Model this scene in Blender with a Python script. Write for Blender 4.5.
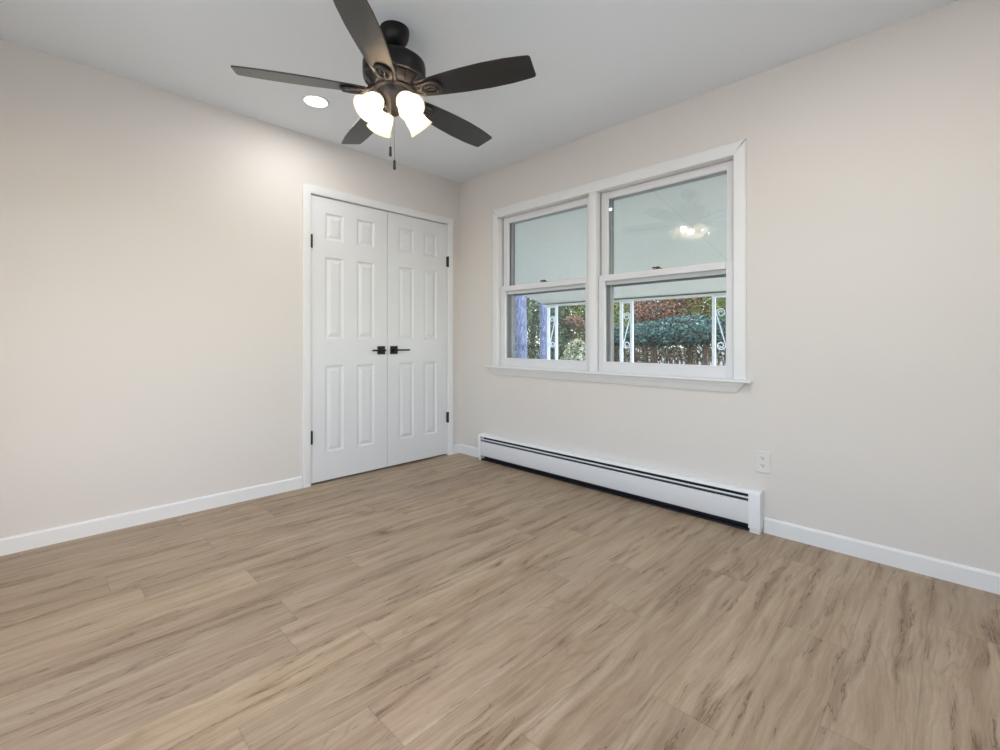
import bpy, math, random
from mathutils import Vector, Matrix
# ---------------------------------------------------------------- scene, camera, light
for o in list(bpy.data.objects): bpy.data.objects.remove(o)
S = bpy.context.scene
COL = S.collection
FPX, HORIZ, YAW, CZ = 464.5, 340.0, 44.72, 1.017      # focal length (px), horizon row, axis angle from +X, eye height
cd = bpy.data.cameras.new('camera'); cam = bpy.data.objects.new('camera', cd); COL.objects.link(cam)
cd.sensor_fit = 'HORIZONTAL'; cd.sensor_width = 36; cd.lens = FPX*36/1000; cd.clip_start = .02; cd.clip_end = 300
cd.shift_y = (HORIZ-375)/1000
cam.location = (0, 0, CZ); cam.rotation_euler = (math.pi/2, 0, math.radians(YAW-90))
S.camera = cam
vs = S.view_settings
vs.view_transform = 'Standard'; vs.look = 'None'; vs.gamma = 1; vs.use_curve_mapping = False; vs.exposure = 0.26

SKY_STRENGTH, SUN_STRENGTH = 1.75, 4.5
BULB_GLOW, CAN_W = 36.0, 4.0
w = bpy.data.worlds.new('world'); S.world = w; w.use_nodes = True
nt = w.node_tree; nt.nodes.clear()
sky = nt.nodes.new('ShaderNodeTexSky'); sky.sky_type = 'NISHITA'; sky.sun_disc = False
sky.sun_elevation = math.radians(38); sky.sun_rotation = math.radians(180); sky.air_density = 1.0; sky.dust_density = 1.5
bg = nt.nodes.new('ShaderNodeBackground'); bg.inputs['Strength'].default_value = SKY_STRENGTH
wo = nt.nodes.new('ShaderNodeOutputWorld')
haze = nt.nodes.new('ShaderNodeMix'); haze.data_type = 'RGBA'; haze.inputs[0].default_value = .72   # thin white overcast
haze.inputs[7].default_value = (.98, 1.0, .99, 1)
nt.links.new(sky.outputs[0], haze.inputs[6]); nt.links.new(haze.outputs[2], bg.inputs[0]); nt.links.new(bg.outputs[0], wo.inputs[0])
sd = bpy.data.lights.new('sun', 'SUN'); sd.energy = SUN_STRENGTH; sd.angle = math.radians(1.5); sd.color = (1, .93, .82)
sun = bpy.data.objects.new('sun', sd); COL.objects.link(sun)
sun.rotation_euler = Vector((-.60, -.22, -.76)).to_track_quat('-Z', 'Y').to_euler()   # comes in over the garden, behind the trees

CH = 2.44                                  # ceiling height
XR, YB = 2.7335, 3.2208                    # window wall and closet wall
XL, YF = -0.75, -0.75                      # the two walls behind the camera
WT = .20                                   # outer wall thickness

# ---------------------------------------------------------------- material helpers
def srgb(r, g, b):
    f = lambda c: (c/255)/12.92 if c/255 <= .04045 else ((c/255+.055)/1.055)**2.4
    return (f(r), f(g), f(b), 1)
def mat(name, col, rough=.5, metal=0, spec=.5, bump=0, bscale=60, vary=0, vscale=8, coat=0):
    m = bpy.data.materials.new(name); m.use_nodes = True
    n, l = m.node_tree.nodes, m.node_tree.links
    p = n['Principled BSDF']
    p.inputs['Base Color'].default_value = col; p.inputs['Roughness'].default_value = rough
    p.inputs['Metallic'].default_value = metal; p.inputs['Specular IOR Level'].default_value = spec
    p.inputs['Coat Weight'].default_value = coat
    tc = n.new('ShaderNodeTexCoord')
    if bump:
        t = n.new('ShaderNodeTexNoise'); t.inputs['Scale'].default_value = bscale; t.inputs['Detail'].default_value = 3
        b = n.new('ShaderNodeBump'); b.inputs['Strength'].default_value = bump; b.inputs['Distance'].default_value = .002
        l.new(tc.outputs['Object'], t.inputs['Vector']); l.new(t.outputs['Fac'], b.inputs['Height']); l.new(b.outputs[0], p.inputs['Normal'])
    if vary:
        t = n.new('ShaderNodeTexNoise'); t.inputs['Scale'].default_value = vscale; t.inputs['Detail'].default_value = 4
        x = n.new('ShaderNodeMix'); x.data_type = 'RGBA'
        x.inputs[6].default_value = tuple(c*(1-vary) for c in col[:3])+(1,); x.inputs[7].default_value = tuple(min(1, c*(1+vary)) for c in col[:3])+(1,)
        l.new(tc.outputs['Object'], t.inputs['Vector']); l.new(t.outputs['Fac'], x.inputs[0]); l.new(x.outputs[2], p.inputs['Base Color'])
    return m
def emis(m, col, s):
    p = m.node_tree.nodes['Principled BSDF']; p.inputs['Emission Color'].default_value = col; p.inputs['Emission Strength'].default_value = s; return m

M = {}
M['wall'] = mat('wall_paint', srgb(222, 217, 211), .75, bump=.15, bscale=220)
M['ceil'] = mat('ceiling_paint', srgb(232, 237, 242), .85, bump=.12, bscale=180)
M['trim'] = mat('white_trim_paint', srgb(232, 233, 232), .42, vary=.015)
M['door'] = mat('white_door_paint', srgb(226, 228, 229), .45, bump=.05, bscale=90)
M['sash'] = mat('white_sash_paint', srgb(226, 226, 227), .45)
M['channel'] = mat('grey_jamb_liner', srgb(150, 151, 152), .5)
M['storm'] = mat('grey_aluminium', srgb(128, 130, 132), .4, .6)
M['black'] = mat('matte_black_metal', srgb(22, 22, 23), .45, .3)
M['hinge'] = mat('dark_hinge_metal', srgb(34, 34, 36), .55, .1)
M['brass'] = mat('aged_brass', srgb(96, 78, 52), .4, .9)
M['fanmetal'] = mat('dark_bronze', srgb(56, 54, 54), .38, .3, vary=.1)
M['fanblack'] = mat('black_bronze', srgb(22, 21, 21), .45, .4)
M['fob'] = mat('black_fob', srgb(30, 28, 27), .4)
M['chain'] = mat('pewter_chain', srgb(150, 146, 140), .35, .8)
M['heater'] = mat('heater_enamel', srgb(232, 234, 235), .38, vary=.012)
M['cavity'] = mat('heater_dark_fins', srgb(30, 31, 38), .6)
M['fin'] = mat('heater_damper_grey', srgb(96, 98, 102), .5, .3)
M['outlet'] = mat('outlet_plastic', srgb(226, 224, 220), .35)
M['slot'] = mat('outlet_slot', srgb(60, 56, 52), .6)
M['closet'] = mat('closet_dark', srgb(70, 66, 62), .8)
M['iron'] = mat('white_wrought_iron', srgb(232, 238, 248), .45)
M['porch_trim'] = mat('porch_trim_paint', srgb(206, 210, 208), .6)
M['concrete'] = mat('porch_concrete', srgb(214, 213, 208), .9, vary=.08, vscale=3)
M['siding'] = mat('house_siding', srgb(222, 222, 216), .7)
M['roof'] = mat('roof_shingle', srgb(92, 88, 86), .9, vary=.2, vscale=20)
M['canlens'] = emis(mat('downlight_lens', (1, 1, 1, 1), .6), (1, .97, .93, 1), 12)
M['bulb'] = emis(mat('glowing_bulb', (1, 1, 1, 1), .6), (1, .95, .89, 1), BULB_GLOW)

def make_floor_mat():
    m = bpy.data.materials.new('oak_plank_floor'); m.use_nodes = True
    n, l = m.node_tree.nodes, m.node_tree.links; p = n['Principled BSDF']
    def math_(op, a, b=None, c=None):
        k = n.new('ShaderNodeMath'); k.operation = op
        for i, v in enumerate((a, b, c)):
            if v is None: continue
            if isinstance(v, (int, float)): k.inputs[i].default_value = v
            else: l.new(v, k.inputs[i])
        return k.outputs[0]
    def comb(x, y, z):
        k = n.new('ShaderNodeCombineXYZ')
        for i, v in enumerate((x, y, z)):
            if isinstance(v, (int, float)): k.inputs[i].default_value = v
            else: l.new(v, k.inputs[i])
        return k.outputs[0]
    def noise(v, scale, detail=4, rough=.55, dist=0):
        k = n.new('ShaderNodeTexNoise'); k.inputs['Scale'].default_value = scale; k.inputs['Detail'].default_value = detail
        k.inputs['Roughness'].default_value = rough; k.inputs['Distortion'].default_value = dist; l.new(v, k.inputs['Vector']); return k.outputs['Fac']
    def ramp(v, *st):
        k = n.new('ShaderNodeValToRGB'); e = k.color_ramp.elements
        while len(e) < len(st): e.new(.5)
        for i, (pos, c) in enumerate(st): e[i].position = pos; e[i].color = c if isinstance(c, tuple) else (c, c, c, 1)
        l.new(v, k.inputs[0]); return k.outputs[0]
    def mix(f, a, b, mode='MIX'):
        k = n.new('ShaderNodeMix'); k.data_type = 'RGBA'; k.blend_type = mode
        for i, v in ((0, f), (6, a), (7, b)):
            if isinstance(v, (int, float, tuple)): k.inputs[i].default_value = v
            else: l.new(v, k.inputs[i])
        return k.outputs[2]
    tc = n.new('ShaderNodeTexCoord'); sx = n.new('ShaderNodeSeparateXYZ'); l.new(tc.outputs['Object'], sx.inputs[0])
    X, Y = sx.outputs[0], sx.outputs[1]
    PW, PL = .181, 1.22
    yy = math_('DIVIDE', math_('ADD', Y, 10.0-.127+.0), PW); row = math_('FLOOR', yy); fy = math_('SUBTRACT', yy, row)
    wn = n.new('ShaderNodeTexWhiteNoise'); wn.noise_dimensions = '1D'; l.new(row, wn.inputs['W'])
    xx = math_('DIVIDE', math_('ADD', math_('ADD', X, 20.0), math_('MULTIPLY', wn.outputs['Value'], PL)), PL)
    colm = math_('FLOOR', xx); fx = math_('SUBTRACT', xx, colm)
    w2 = n.new('ShaderNodeTexWhiteNoise'); w2.noise_dimensions = '2D'; l.new(comb(row, colm, 0), w2.inputs['Vector'])
    pid = w2.outputs['Value']
    off = math_('MULTIPLY', pid, 37.0)
    # wavy grain, stretched along the board
    warp = noise(comb(math_('ADD', math_('MULTIPLY', X, 1.6), off), math_('MULTIPLY', Y, 4.0), off), 1.0, 3)
    yw = math_('ADD', Y, math_('MULTIPLY', math_('SUBTRACT', warp, .5), .10))
    g1 = noise(comb(math_('ADD', math_('MULTIPLY', X, 1.3), off), math_('MULTIPLY', yw, 15.0), off), 1.0, 6, .62)
    g2 = noise(comb(math_('ADD', math_('MULTIPLY', X, 5.0), off), math_('MULTIPLY', yw, 90.0), off), 1.0, 5, .6)
    g3 = noise(comb(math_('ADD', math_('MULTIPLY', X, 2.2), off), math_('MULTIPLY', yw, 24.0), math_('ADD', off, 9.0)), 1.0, 3, .5)
    g4 = noise(comb(math_('ADD', math_('MULTIPLY', X, 1.1), off), math_('MULTIPLY', yw, 7.0), math_('ADD', off, 4.0)), 1.0, 2, .5, .4)
    g5 = noise(comb(math_('ADD', math_('MULTIPLY', X, 3.0), off), math_('MULTIPLY', yw, 30.0), math_('ADD', off, 14.0)), 1.0, 4, .6)
    clus = noise(comb(math_('ADD', math_('MULTIPLY', X, 1.6), off), math_('MULTIPLY', Y, 5.0), math_('ADD', off, 21.0)), 1.0, 2)
    big = noise(comb(math_('MULTIPLY', X, .9), math_('MULTIPLY', Y, 2.2), 3.0), 1.0, 2)
    base = ramp(g1, (.30, srgb(146, 125, 102)), (.44, srgb(170, 151, 128)), (.58, srgb(184, 167, 145)), (.72, srgb(194, 179, 159)))
    base = mix(.35, base, ramp(g2, (.32, srgb(146, 124, 102)), (.68, srgb(200, 184, 164))), 'MIX')
    # contour lines of the grain (cathedral figure)
    cont = math_('ABSOLUTE', math_('SUBTRACT', math_('FRACT', math_('MULTIPLY', g4, 16.0)), .5))
    base = mix(math_('MULTIPLY', ramp(cont, (.02, .35), (.16, 0.0)), ramp(clus, (.48, 0.0), (.62, 1.0))), base, srgb(138, 112, 88))
    # broad smoky streaks, then fine dark checks along them
    base = mix(ramp(g3, (.53, 0.0), (.72, .65)), base, srgb(128, 106, 86))
    chk = math_('ABSOLUTE', math_('SUBTRACT', g5, .5))
    base = mix(math_('MULTIPLY', ramp(chk, (.0, .75), (.022, 0.0)), ramp(g3, (.50, 0.0), (.62, 1.0))), base, srgb(92, 70, 54))
    kn = n.new('ShaderNodeTexVoronoi'); kn.inputs['Scale'].default_value = 1.0
    l.new(comb(math_('ADD', math_('MULTIPLY', X, 1.9), off), math_('ADD', math_('MULTIPLY', yw, 6.5), math_('MULTIPLY', warp, 1.2)), off), kn.inputs['Vector'])
    kd = math_('ADD', kn.outputs['Distance'], math_('MULTIPLY', math_('SUBTRACT', g2, .5), .12))
    base = mix(ramp(kd, (.02, .8), (.07, .35), (.16, 0.0)), base, srgb(104, 80, 60))
    # fine speckle
    base = mix(.35, base, ramp(noise(comb(math_('MULTIPLY', X, 60.0), math_('MULTIPLY', Y, 260.0), 0), 1.0, 2), (.35, .82), (.62, 1.0)), 'MULTIPLY')
    base = mix(.8, base, ramp(pid, (0, .86), (.5, .94), (1, 1.0)), 'MULTIPLY')
    base = mix(.6, base, ramp(w2.outputs['Color'], (0, srgb(240, 230, 224)), (.5, srgb(246, 238, 228)), (1, srgb(250, 240, 222))), 'MULTIPLY')
    ex = math_('MINIMUM', fy, math_('SUBTRACT', 1.0, fy)); ey = math_('MINIMUM', fx, math_('SUBTRACT', 1.0, fx))
    seam = math_('MINIMUM', math_('MULTIPLY', ex, PW), math_('MULTIPLY', ey, PL))
    base = mix(ramp(seam, (.0004, .26), (.0014, 0.0)), base, srgb(96, 76, 60))
    l.new(base, p.inputs['Base Color'])
    p.inputs['Roughness'].default_value = .42; p.inputs['Specular IOR Level'].default_value = .35
    rr = ramp(g2, (.3, .38), (.7, .50)); l.new(rr, p.inputs['Roughness'])
    b = n.new('ShaderNodeBump'); b.inputs['Strength'].default_value = .2; b.inputs['Distance'].default_value = .0008
    h = math_('ADD', g2, math_('MULTIPLY', ramp(seam, (.0, 0.0), (.0025, 1.0)), 1.5)); l.new(h, b.inputs['Height']); l.new(b.outputs[0], p.inputs['Normal'])
    return m
M['floor'] = make_floor_mat()

def make_glass(name, tint=(.93, .965, .965, 1)):
    m = bpy.data.materials.new(name); m.use_nodes = True
    n, l = m.node_tree.nodes, m.node_tree.links; n.clear()
    ge = n.new('ShaderNodeNewGeometry'); dt = n.new('ShaderNodeVectorMath'); dt.operation = 'DOT_PRODUCT'
    l.new(ge.outputs['Incoming'], dt.inputs[0]); l.new(ge.outputs['Normal'], dt.inputs[1])
    def mm(op, a, b_=0.0):
        k = n.new('ShaderNodeMath'); k.operation = op
        for i, v in enumerate((a, b_)):
            if isinstance(v, (int, float)): k.inputs[i].default_value = v
            else: l.new(v, k.inputs[i])
        return k.outputs[0]
    fr = mm('ADD', mm('MULTIPLY', mm('POWER', mm('SUBTRACT', 1.0, mm('ABSOLUTE', dt.outputs['Value'])), 5.0), 1-.065), .065)
    tr = n.new('ShaderNodeBsdfTransparent'); tr.inputs[0].default_value = tint
    gl = n.new('ShaderNodeBsdfGlossy'); gl.inputs['Roughness'].default_value = .0
    mx = n.new('ShaderNodeMixShader'); o = n.new('ShaderNodeOutputMaterial')
    l.new(fr, mx.inputs[0]); l.new(tr.outputs[0], mx.inputs[1]); l.new(gl.outputs[0], mx.inputs[2]); l.new(mx.outputs[0], o.inputs[0])
    return m
M['glass'] = make_glass('window_glass')

def make_shade_mat():
    m = bpy.data.materials.new('alabaster_glass'); m.use_nodes = True
    n, l = m.node_tree.nodes, m.node_tree.links; p = n['Principled BSDF']
    p.inputs['Base Color'].default_value = srgb(250, 240, 224); p.inputs['Roughness'].default_value = .35
    tc = n.new('ShaderNodeTexCoord'); t = n.new('ShaderNodeTexNoise'); t.inputs['Scale'].default_value = 14; t.inputs['Detail'].default_value = 2; t.inputs['Distortion'].default_value = 1.5
    r = n.new('ShaderNodeValToRGB'); r.color_ramp.elements[0].position = .3; r.color_ramp.elements[1].position = .7
    r.color_ramp.elements[0].color = (1, .86, .72, 1); r.color_ramp.elements[1].color = (1, .94, .84, 1)
    l.new(tc.outputs['Object'], t.inputs['Vector']); l.new(t.outputs['Fac'], r.inputs[0]); l.new(r.outputs[0], p.inputs['Emission Color'])
    p.inputs['Emission Strength'].default_value = 0.12
    tl = n.new('ShaderNodeBsdfTranslucent'); tl.inputs[0].default_value = srgb(255, 246, 232)
    mx = n.new('ShaderNodeMixShader'); mx.inputs[0].default_value = .5
    l.new(p.outputs[0], mx.inputs[1]); l.new(tl.outputs[0], mx.inputs[2]); l.new(mx.outputs[0], n['Material Output'].inputs[0])
    return m
M['shade'] = make_shade_mat()

def make_blade_mat():
    m = mat('dark_walnut_blade', srgb(30, 29, 30), .40, 0, .5, coat=.3)
    n, l = m.node_tree.nodes, m.node_tree.links; p = n['Principled BSDF']
    tc = n.new('ShaderNodeTexCoord'); mp = n.new('ShaderNodeMapping'); mp.inputs['Scale'].default_value = (3, 45, 3)
    t = n.new('ShaderNodeTexNoise'); t.inputs['Scale'].default_value = 1.5; t.inputs['Detail'].default_value = 5
    r = n.new('ShaderNodeValToRGB'); r.color_ramp.elements[0].color = srgb(20, 19, 20); r.color_ramp.elements[1].color = srgb(34, 32, 32)
    l.new(tc.outputs['Object'], mp.inputs[0]); l.new(mp.outputs[0], t.inputs['Vector']); l.new(t.outputs['Fac'], r.inputs[0]); l.new(r.outputs[0], p.inputs['Base Color'])
    p.inputs['Coat Roughness'].default_value = .35
    return m
M['blade'] = make_blade_mat()

def make_leaf_mat(name, cols, scale=2.2, transl=.35):
    m = bpy.data.materials.new(name); m.use_nodes = True
    n, l = m.node_tree.nodes, m.node_tree.links; p = n['Principled BSDF']; p.inputs['Roughness'].default_value = .38
    tc = n.new('ShaderNodeTexCoord')
    t = n.new('ShaderNodeTexNoise'); t.inputs['Scale'].default_value = scale; t.inputs['Detail'].default_value = 6; t.inputs['Roughness'].default_value = .75
    r = n.new('ShaderNodeValToRGB'); e = r.color_ramp.elements
    while len(e) < len(cols): e.new(.5)
    for i, c in enumerate(cols): e[i].position = .30+.42*i/(len(cols)-1); e[i].color = srgb(*c)
    at = n.new('ShaderNodeAttribute'); at.attribute_name = 'leaf_tone'
    av = n.new('ShaderNodeMix'); av.data_type = 'FLOAT'; av.inputs[0].default_value = .6
    l.new(tc.outputs['Object'], t.inputs['Vector']); l.new(t.outputs['Fac'], av.inputs[2]); l.new(at.outputs['Fac'], av.inputs[3])
    l.new(av.outputs[0], r.inputs[0]); l.new(r.outputs[0], p.inputs['Base Color'])
    tl = n.new('ShaderNodeBsdfTranslucent'); l.new(r.outputs[0], tl.inputs[0])
    mx = n.new('ShaderNodeMixShader'); mx.inputs[0].default_value = transl
    l.new(p.outputs[0], mx.inputs[1]); l.new(tl.outputs[0], mx.inputs[2]); l.new(mx.outputs[0], n['Material Output'].inputs[0])
    return m
def make_bark(name, a, b):
    m = mat(name, srgb(*a), .85)
    n, l = m.node_tree.nodes, m.node_tree.links; p = n['Principled BSDF']
    tc = n.new('ShaderNodeTexCoord'); mp = n.new('ShaderNodeMapping'); mp.inputs['Scale'].default_value = (22, 22, 7)
    t = n.new('ShaderNodeTexNoise'); t.inputs['Scale'].default_value = 1; t.inputs['Detail'].default_value = 5; t.inputs['Roughness'].default_value = .7
    r = n.new('ShaderNodeValToRGB'); r.color_ramp.elements[0].position = .35; r.color_ramp.elements[1].position = .65
    r.color_ramp.elements[0].color = srgb(*a); r.color_ramp.elements[1].color = srgb(*b)
    bm = n.new('ShaderNodeBump'); bm.inputs['Distance'].default_value = .02
    l.new(tc.outputs['Object'], mp.inputs[0]); l.new(mp.outputs[0], t.inputs['Vector']); l.new(t.outputs['Fac'], r.inputs[0]); l.new(r.outputs[0], p.inputs['Base Color'])
    l.new(t.outputs['Fac'], bm.inputs['Height']); l.new(bm.outputs[0], p.inputs['Normal'])
    return m
M['bark_blue'] = make_bark('bluish_grey_bark', (48, 56, 80), (124, 133, 166))
M['bark_brown'] = make_bark('brown_bark', (62, 50, 44), (112, 94, 84))

def make_porch_ceiling_mat(y0, step):
    m = mat('porch_ceiling_paint', srgb(204, 209, 205), .6, vary=.03, vscale=1.2)
    n, l = m.node_tree.nodes, m.node_tree.links; p = n['Principled BSDF']
    tc = n.new('ShaderNodeTexCoord'); sx = n.new('ShaderNodeSeparateXYZ'); l.new(tc.outputs['Object'], sx.inputs[0])
    def mm(op, a, b):
        k = n.new('ShaderNodeMath'); k.operation = op
        for i, v in enumerate((a, b)):
            if isinstance(v, (int, float)): k.inputs[i].default_value = v
            else: l.new(v, k.inputs[i])
        return k.outputs[0]
    q = mm('DIVIDE', mm('SUBTRACT', sx.outputs[1], y0-step*20), step); fr = mm('FRACT', q, 0)
    d = mm('MULTIPLY', mm('MINIMUM', fr, mm('SUBTRACT', 1.0, fr)), step)
    s = mm('MULTIPLY', mm('LESS_THAN', d, .003), .5)
    src = p.inputs['Base Color'].links[0].from_socket
    x = n.new('ShaderNodeMix'); x.data_type = 'RGBA'; l.new(s, x.inputs[0]); l.new(src, x.inputs[6]); x.inputs[7].default_value = srgb(150, 158, 160)
    l.new(x.outputs[2], p.inputs['Base Color'])
    return m

# ---------------------------------------------------------------- mesh helpers
class MB:
    def __init__(s): s.v = []; s.f = []
    def add(s, vs_, fs_):
        b = len(s.v); s.v += [tuple(v) for v in vs_]; s.f += [tuple(i+b for i in f) for f in fs_]; return s
    def box(s, x0, x1, y0, y1, z0, z1):
        return s.add([(x, y, z) for x in (x0, x1) for y in (y0, y1) for z in (z0, z1)],
                     [(0, 1, 3, 2), (4, 6, 7, 5), (0, 4, 5, 1), (2, 3, 7, 6), (0, 2, 6, 4), (1, 5, 7, 3)])
    def prism(s, prof, a, b, put):
        """prof: list of (u, v); put(u, v, t) -> point; swept from t=a to t=b (a, b numbers or functions of (u, v))"""
        fa = a if callable(a) else (lambda u, v: a); fb = b if callable(b) else (lambda u, v: b)
        n = len(prof); vs_ = [put(u, v, fa(u, v)) for u, v in prof]+[put(u, v, fb(u, v)) for u, v in prof]
        return s.add(vs_, [tuple(range(n)), tuple(range(2*n-1, n-1, -1))]+[(i, i+n, (i+1) % n+n, (i+1) % n) for i in range(n)])
    def lathe(s, prof, seg=32, mtx=None, cap=True):
        vs_ = []
        for r, z in prof:
            for k in range(seg):
                t = 2*math.pi*k/seg; p = Vector((r*math.cos(t), r*math.sin(t), z)); vs_.append(mtx @ p if mtx else p)
        fs_ = [(i*seg+k, i*seg+(k+1) % seg, (i+1)*seg+(k+1) % seg, (i+1)*seg+k) for i in range(len(prof)-1) for k in range(seg)]
        if cap:
            if prof[0][0] > 1e-5: fs_.append(tuple(range(seg-1, -1, -1)))
            if prof[-1][0] > 1e-5: fs_.append(tuple((len(prof)-1)*seg+k for k in range(seg)))
        return s.add(vs_, fs_)
    def tube(s, pts, r, seg=8, closed=False, flat=1.0):
        pts = [Vector(p) for p in pts]; n = len(pts); vs_ = []
        rr = r if isinstance(r, (list, tuple)) else [r]*n
        up = Vector((0, 0, 1)); prev = None
        for i, p in enumerate(pts):
            if closed: d = pts[(i+1) % n]-pts[i-1]
            else: d = pts[min(i+1, n-1)]-pts[max(i-1, 0)]
            d.normalize()
            if prev is None:
                a = up if abs(d.dot(up)) < .95 else Vector((1, 0, 0)); u = d.cross(a).normalized()
            else: u = (prev-d*prev.dot(d)).normalized()
            prev = u; v = d.cross(u)
            for k in range(seg):
                t = 2*math.pi*k/seg; vs_.append(p+u*(math.cos(t)*rr[i])+v*(math.sin(t)*rr[i]*flat))
        m = n if closed else n-1
        fs_ = [(i*seg+k, i*seg+(k+1) % seg, ((i+1) % n)*seg+(k+1) % seg, ((i+1) % n)*seg+k) for i in range(m) for k in range(seg)]
        if not closed: fs_ += [tuple(range(seg-1, -1, -1)), tuple((n-1)*seg+k for k in range(seg))]
        return s.add(vs_, fs_)
    def build(s, name, m, parent=None, bevel=0, smooth=False, loc=None, seg=2, solid=0):
        me = bpy.data.meshes.new(name); me.from_pydata(s.v, [], s.f); me.update()
        import bmesh
        bm = bmesh.new(); bm.from_mesh(me); bmesh.ops.recalc_face_normals(bm, faces=bm.faces); bm.to_mesh(me); bm.free()
        me.materials.append(m)
        if smooth:
            for p in me.polygons: p.use_smooth = True
            try: me.set_sharp_from_angle(angle=math.radians(38))
            except Exception: pass
        o = bpy.data.objects.new(name, me); COL.objects.link(o)
        if parent: o.parent = parent
        if loc: o.location = loc
        if solid:
            q = o.modifiers.new('thickness', 'SOLIDIFY'); q.thickness = solid; q.offset = 0
        if bevel:
            q = o.modifiers.new('bevel', 'BEVEL'); q.width = bevel; q.segments = seg; q.limit_method = 'ANGLE'; q.angle_limit = math.radians(40)
        return o
def tag(o, label=None, cat=None, group=None, kind=None):
    if label: o['label'] = label
    if cat: o['category'] = cat
    if group: o['group'] = group
    if kind: o['kind'] = kind
    return o
def empty(name, loc=(0, 0, 0), rz=0, label=None, cat=None, group=None, kind=None, parent=None):
    o = bpy.data.objects.new(name, None); COL.objects.link(o); o.location = loc; o.rotation_euler = (0, 0, rz)
    o.empty_display_size = .05
    if parent: o.parent = parent
    return tag(o, label, cat, group, kind)
def struct(o, label=None, cat=None): return tag(o, label, cat, kind='structure')
def ray(px, py, d):           # a point seen at pixel (px, py) at depth d along the view axis
    a = math.radians(YAW)
    s, t = (px-500)/FPX, (HORIZ-py)/FPX
    return Vector(((math.cos(a)+math.sin(a)*s)*d, (math.sin(a)-math.cos(a)*s)*d, CZ+t*d))

# ---------------------------------------------------------------- room shell
MB_ = MB
struct(MB().box(XL-.15, XR+WT, YF-.15, YB+.9, -.12, 0).build('floor', M['floor']), 'light oak plank floor with greyish brown grain', 'floor')
struct(MB().box(XL-.15, XR+WT, YF-.15, YB+.9, CH, CH+.15).build('ceiling', M['ceil']), 'smooth pale grey white ceiling', 'ceiling')
# closet wall with its double door opening
DX0, DX1, DZ = 1.3700, 2.5945, 2.041
b = MB(); b.box(XL-.15, DX0, YB, YB+.12, 0, CH); b.box(DX1, XR, YB, YB+.12, 0, CH); b.box(DX0, DX1, YB, YB+.12, DZ, CH)
struct(b.build('wall_back', M['wall']), 'cream painted wall with the white double closet door', 'wall')
b = MB(); b.box(1.0, XR, YB+.80, YB+.9, 0, CH); b.box(.9, 1.0, YB+.12, YB+.9, 0, CH)
struct(b.build('wall_closet', M['closet']))
# window wall
WY0, WY1, WZ0, WZ1 = .887, 2.719, .80, 2.034
MY0, MY1 = 1.770, 1.831
b = MB()
b.box(XR, XR+WT, YF-.15, WY0-.012, 0, CH); b.box(XR, XR+WT, WY1+.012, YB+.9, 0, CH)
b.box(XR, XR+WT, WY0-.012, WY1+.012, 0, WZ0-.03); b.box(XR, XR+WT, WY0-.012, WY1+.012, WZ1+.012, CH)
struct(b.build('wall_right', M['wall']), 'cream painted wall with the wide double window', 'wall')
# unseen window added behind the camera's left shoulder for more even daylight
LY0, LY1, LZ0, LZ1 = -.62, 2.0, .45, 2.2
b = MB(); b.box(XL-.15, XL, YF-.15, LY0, 0, CH); b.box(XL-.15, XL, LY1, YB, 0, CH); b.box(XL-.15, XL, LY0, LY1, 0, LZ0); b.box(XL-.15, XL, LY0, LY1, LZ1, CH)
struct(b.build('wall_left', M['wall']))
b = MB(); lm = (LY0+LY1)/2
for a0, a1, c0, c1 in ((LY0, LY0+.05, LZ0, LZ1), (LY1-.05, LY1, LZ0, LZ1), (LY0+.05, LY1-.05, LZ0, LZ0+.05), (LY0+.05, LY1-.05, LZ1-.05, LZ1), (lm-.03, lm+.03, LZ0+.05, LZ1-.05)): b.box(XL-.09, XL-.05, a0, a1, c0, c1)
for a0, a1, c0, c1 in ((LY0-.06, LY0, LZ0-.06, LZ1+.06), (LY1, LY1+.06, LZ0-.06, LZ1+.06), (LY0, LY1, LZ1, LZ1+.06), (LY0, LY1, LZ0-.06, LZ0)): b.box(XL, XL+.018, a0, a1, c0, c1)
struct(b.build('added_window_left', M['sash']))
def portal(loc, rot, sx, sy):                     # sampling aid only: a portal gives off no light
    ld = bpy.data.lights.new('portal', 'AREA'); ld.shape = 'RECTANGLE'; ld.size = sx; ld.size_y = sy; ld.cycles.is_portal = True
    o = bpy.data.objects.new('portal', ld); COL.objects.link(o); o.location = loc; o.rotation_euler = rot
portal((XL-.10, lm, (LZ0+LZ1)/2), (0, math.radians(-90), 0), LZ1-LZ0, LY1-LY0)
FX0, FX1 = -.30, .92
FZ0, FZ1 = 1.0, 2.12
b = MB(); b.box(XL, FX0, YF-.15, YF, 0, CH); b.box(FX1, XR, YF-.15, YF, 0, CH); b.box(FX0, FX1, YF-.15, YF, 0, FZ0); b.box(FX0, FX1, YF-.15, YF, FZ1, CH)
struct(b.build('wall_front', M['wall']))
b = MB(); fm = (FX0+FX1)/2
for a0, a1, c0, c1 in ((FX0, FX0+.05, FZ0, FZ1), (FX1-.05, FX1, FZ0, FZ1), (FX0+.05, FX1-.05, FZ0, FZ0+.05), (FX0+.05, FX1-.05, FZ1-.05, FZ1), (fm-.03, fm+.03, FZ0+.05, FZ1-.05)): b.box(a0, a1, YF-.09, YF-.05, c0, c1)
for a0, a1, c0, c1 in ((FX0-.06, FX0, FZ0-.06, FZ1+.06), (FX1, FX1+.06, FZ0-.06, FZ1+.06), (FX0, FX1, FZ1, FZ1+.06), (FX0, FX1, FZ0-.06, FZ0)): b.box(a0, a1, YF, YF+.018, c0, c1)
struct(b.build('added_window_front', M['sash']))  # second unseen window, added so daylight reaches the closet wall
portal((fm, YF-.10, (FZ0+FZ1)/2), (math.radians(90), 0, 0), FX1-FX0, FZ1-FZ0)

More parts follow.
